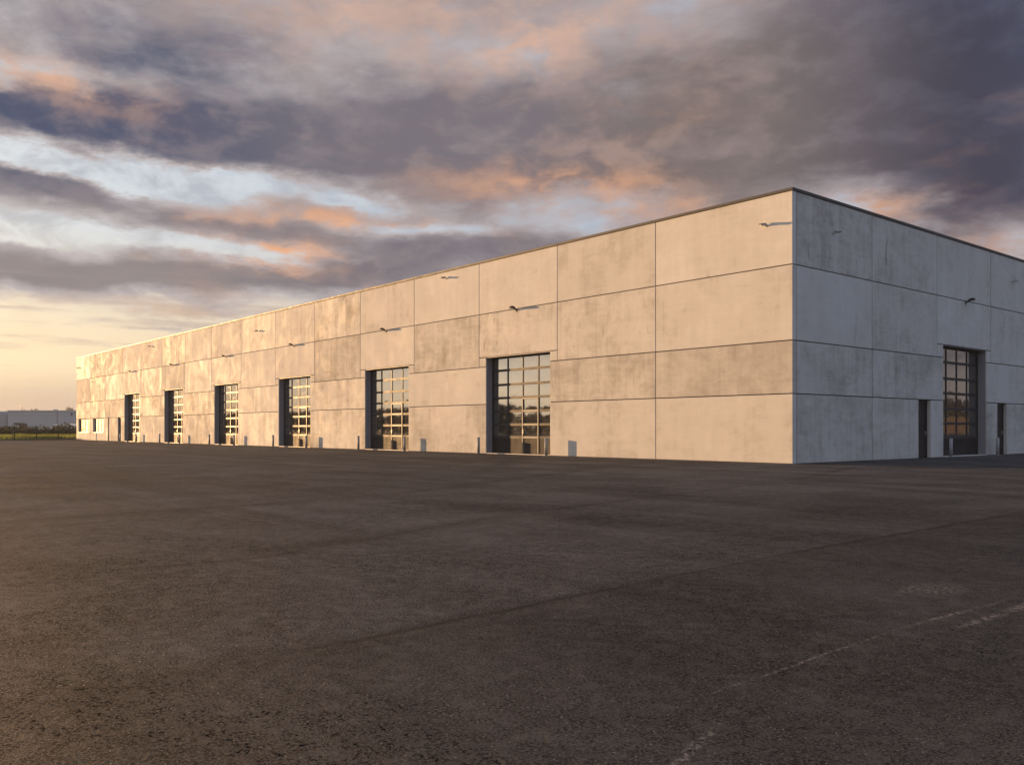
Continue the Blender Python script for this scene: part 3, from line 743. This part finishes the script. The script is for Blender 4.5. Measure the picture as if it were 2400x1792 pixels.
# ------------------------------------------------------------------ beyond: grey halls, trees, vans, masts
def oriented(o, p): 
    o.matrix_world = Matrix.Translation(p) @ Matrix((RT, Vector((FW.x, FW.y, 0)).normalized(), Vector((0, 0, 1)))).transposed().to_4x4(); return o
DH = 255.0; top = lambda yy, d: CAM.z+(1007-yy)/FPX*d
hw = empty('grey_hall'); oriented(hw, far(18.5, DH)); zt = top(963.4, DH)
b_ = bmesh.new(); box(b_, 0, 60, 0, 45, 0, zt, 0); link('wall', b_, M['fargrey'], hw)
b_ = bmesh.new(); box(b_, -.25, 60.2, -.25, 45.2, zt+.003, zt+.22); link('roof_trim', b_, M['fartrim'], hw)
b_ = bmesh.new(); box(b_, 14.25, 14.35, -.06, -.003, 0, zt-.02); link('downpipe', b_, M['steel'], hw)
b_ = bmesh.new(); box(b_, .05, 60, -.04, -.003, zt-1.35, zt-1.28); link('cladding_joint', b_, M['farblue'], hw)
b_ = bmesh.new(); box(b_, 18.4, 18.7, -.3, -.003, zt-1.2, zt-.6, .02); link('wall_lamp', b_, M['steel'], hw)
b_ = bmesh.new(); box(b_, 12.1, 13.0, 2, 3, zt+.222, zt+.55, .03); link('roof_vent', b_, M['fargrey'], hw)
tag(hw, 'long low grey industrial hall behind the fence, right one of the two far halls', 'hall')
hl = empty('bluish_hall'); oriented(hl, far(15.5, 262)); zt2 = top(964.8, 262)
b_ = bmesh.new(); box(b_, -40, 0, 0, 40, 0, zt2, .5); link('wall', b_, M['farblue'], hl)
b_ = bmesh.new(); box(b_, -40, -.6, .6, 39, zt2-.05, zt2+.18, .05); link('roof_trim', b_, M['fartrim'], hl)
b_ = bmesh.new(); box(b_, -9, -6.5, -.05, -.003, 0, 2.6); link('gate', b_, M['steel'], hl)
tag(hl, 'bluish grey hall with rounded edge, cut off by the left side of the view', 'hall')

cn = empty('loading_canopy'); oriented(cn, far(32, 243))
b_ = bmesh.new(); box(b_, 0, 1.45, 0, 3, 2.45, 3.0, .04); link('canopy_roof', b_, M['black'], cn)
b_ = bmesh.new(); box(b_, 1.46, 2.15, .2, 3, 0, 2.75, .04); link('side_cabin', b_, M['steel'], cn)
for x in (.06, 1.36): b_ = bmesh.new(); tube(b_, (x, .1, 0), (x, .1, 2.45), .06, None, 8); link('post', b_, M['black'], cn)
tag(cn, 'small dark canopy on posts in front of the grey hall', 'canopy')

def van(name, px, dp, hgt, label):
    v = empty(name); oriented(v, far(px, dp)); v.rotation_euler.z += R(28)
    b_ = bmesh.new(); prof = [(-2.3, .35), (-2.3, hgt*.52), (-1.55, hgt*.60), (-1.0, hgt*.95), (-.7, hgt), (2.2, hgt), (2.35, hgt*.9), (2.35, .35)]
    s = [[b_.verts.new((x, y*(1 if z < hgt*.6 else .9), z)) for x, z in prof] for y in (-.85, .85)]
    b_.faces.new(s[0]); b_.faces.new(s[1][::-1])
    for i in range(8): j = (i+1) % 8; b_.faces.new([s[0][i], s[1][i], s[1][j], s[0][j]])
    bmesh.ops.bevel(b_, geom=b_.edges[:], offset=.05, segments=2, affect='EDGES'); bo = link('body', b_, M['van'], v)
    b_ = bmesh.new(); box(b_, -1.0, .2, -.86, .86, hgt*.62, hgt*.86, .02); link('side_window', b_, M['lens'], v)
    for x in (-1.5, 1.5):
        for y in (-.86, .70): b_ = bmesh.new(); tube(b_, (x, y, .34), (x, y+.16, .34), .34, None, 16); link('wheel', b_, M['tyre'], v)
    tag(v, label, 'van'); return v
van('parked_van', 136, 205, 2.35, 'white van parked before the grey hall, left one of the two')
van('parked_van', 164, 212, 2.55, 'white van parked before the grey hall, right one next to the warehouse edge')

def tree(px, dp, h, r, label, seed):
    rg = random.Random(seed); t = empty('tree', far(px, dp)); base = Vector((0, 0, 0))
    b_ = bmesh.new(); tube(b_, (0, 0, 0), (.1, 0, h*.5), .26, .16, 8)
    for k in range(6):
        a = k*1.05; tube(b_, (.05, 0, h*(.3+.03*k)), (math.cos(a)*r*.6, math.sin(a)*r*.6, h*(.55+.05*k)), .09, .03, 6)
    link('trunk', b_, M['bark'], t)
    b_ = bmesh.new()
    for k in range(16):
        a = rg.uniform(0, 6.28); q = rg.uniform(.1, .8)
        leafmass(b_, (math.cos(a)*r*q, math.sin(a)*r*q, h*rg.uniform(.45, .88)), r*.4, r*.4, h*.13, 110, .42, rg)
    link('crown', b_, M['tree'], t)
    tag(t, label, 'tree', 'hazy trees beyond the grey hall')
tree(44, 600, 15.97, 4.52, 'hazy tree crown showing over the hall roof beside the thin mast', 1)
tree(60, 600, 15.27, 5.49, 'hazy tree crown over the hall roof, between the two other crowns', 2)
tree(79, 600, 15.99, 6.14, 'hazy rounded tree crown over the hall roof, right of the other two', 3)
tree(170, 600, 17.37, 5.14, 'hazy tree crown over the hall roof, touching the warehouse edge', 4)
def mast(px, dp, h, head, label):
    t = empty('mast', far(px, dp)); b_ = bmesh.new(); tube(b_, (0, 0, 0), (0, 0, h), .13, .08, 8); link('pole', b_, M['steel'], t)
    if head:
        b_ = bmesh.new(); box(b_, -.7, .7, -.25, .25, h+.01, h+.45, .05); box(b_, -.45, .45, -.3, .3, h-1.0, h-.75, .05); link('lamp_head', b_, M['steel'], t)
    else:
        b_ = bmesh.new(); tube(b_, (-.25, 0, h-.4), (.25, 0, h-.4), .05, None, 6); link('crossbar', b_, M['steel'], t)
    tag(t, label, 'mast')
mast(50.3, 520, top(953.5, 520), True, 'thin lamp mast with a floodlight head above the hall roof')
mast(157, 520, top(952, 520), False, 'slender bare pole above the hall roof near the warehouse edge')

# what the door glass mirrors: a wood and a brick hall outside the view
b_ = bmesh.new(); rg = random.Random(9)
for k in range(120):
    x = -300+k*2.9; y = -70+rg.uniform(-4, 4); h = 5.6+1.8*mnoise.noise(Vector((x*.05, 3, 0)))+rg.uniform(-.5, .5)
    leafmass(b_, (x, y, h*.5), 2.4, 2.4, h*.5, 240, .8, rg)
for k in range(70):
    y = 60+k*3.2; x = 86+rg.uniform(-4, 4); h = 9.5+2*mnoise.noise(Vector((y*.06, 8, 0)))+rg.uniform(-.6, .6)
    leafmass(b_, (x, y, h*.5), 2.6, 2.6, h*.5, 220, .85, rg)
tag(link('distant_wood', b_, M['hedge']), kind='stuff')
bk = empty('brick_hall', (72, 150, 0)); b_ = bmesh.new(); box(b_, 0, 8, -55, 90, 0, 3.6); link('wall', b_, M['brick'], bk)
b_ = bmesh.new(); box(b_, -.3, 8.3, -55.3, 90.3, 3.603, 3.8); link('roof', b_, M['roof'], bk)
tag(bk, 'low red brick hall mirrored in the glass of the shaded wall door', 'hall')

# evening haze
b_ = bmesh.new(); box(b_, -900, 900, -900, 900, -1.03, 22)
me = link('haze', b_, M['core']); hm = bpy.data.materials.new('haze_air'); hm.use_nodes = True; ht = NT(hm.node_tree)
pv = ht.new('ShaderNodeVolumePrincipled'); pv.inputs['Color'].default_value = (.92, .91, .90, 1); pv.inputs['Density'].default_value = .00022; pv.inputs['Anisotropy'].default_value = .0
ht.l.new(pv.outputs[0], ht.new('ShaderNodeOutputMaterial').inputs['Volume'])
me.data.materials.clear(); me.data.materials.append(hm); tag(me, kind='stuff')

scene.cycles.max_bounces = 8; scene.cycles.diffuse_bounces = 4; scene.cycles.glossy_bounces = 4
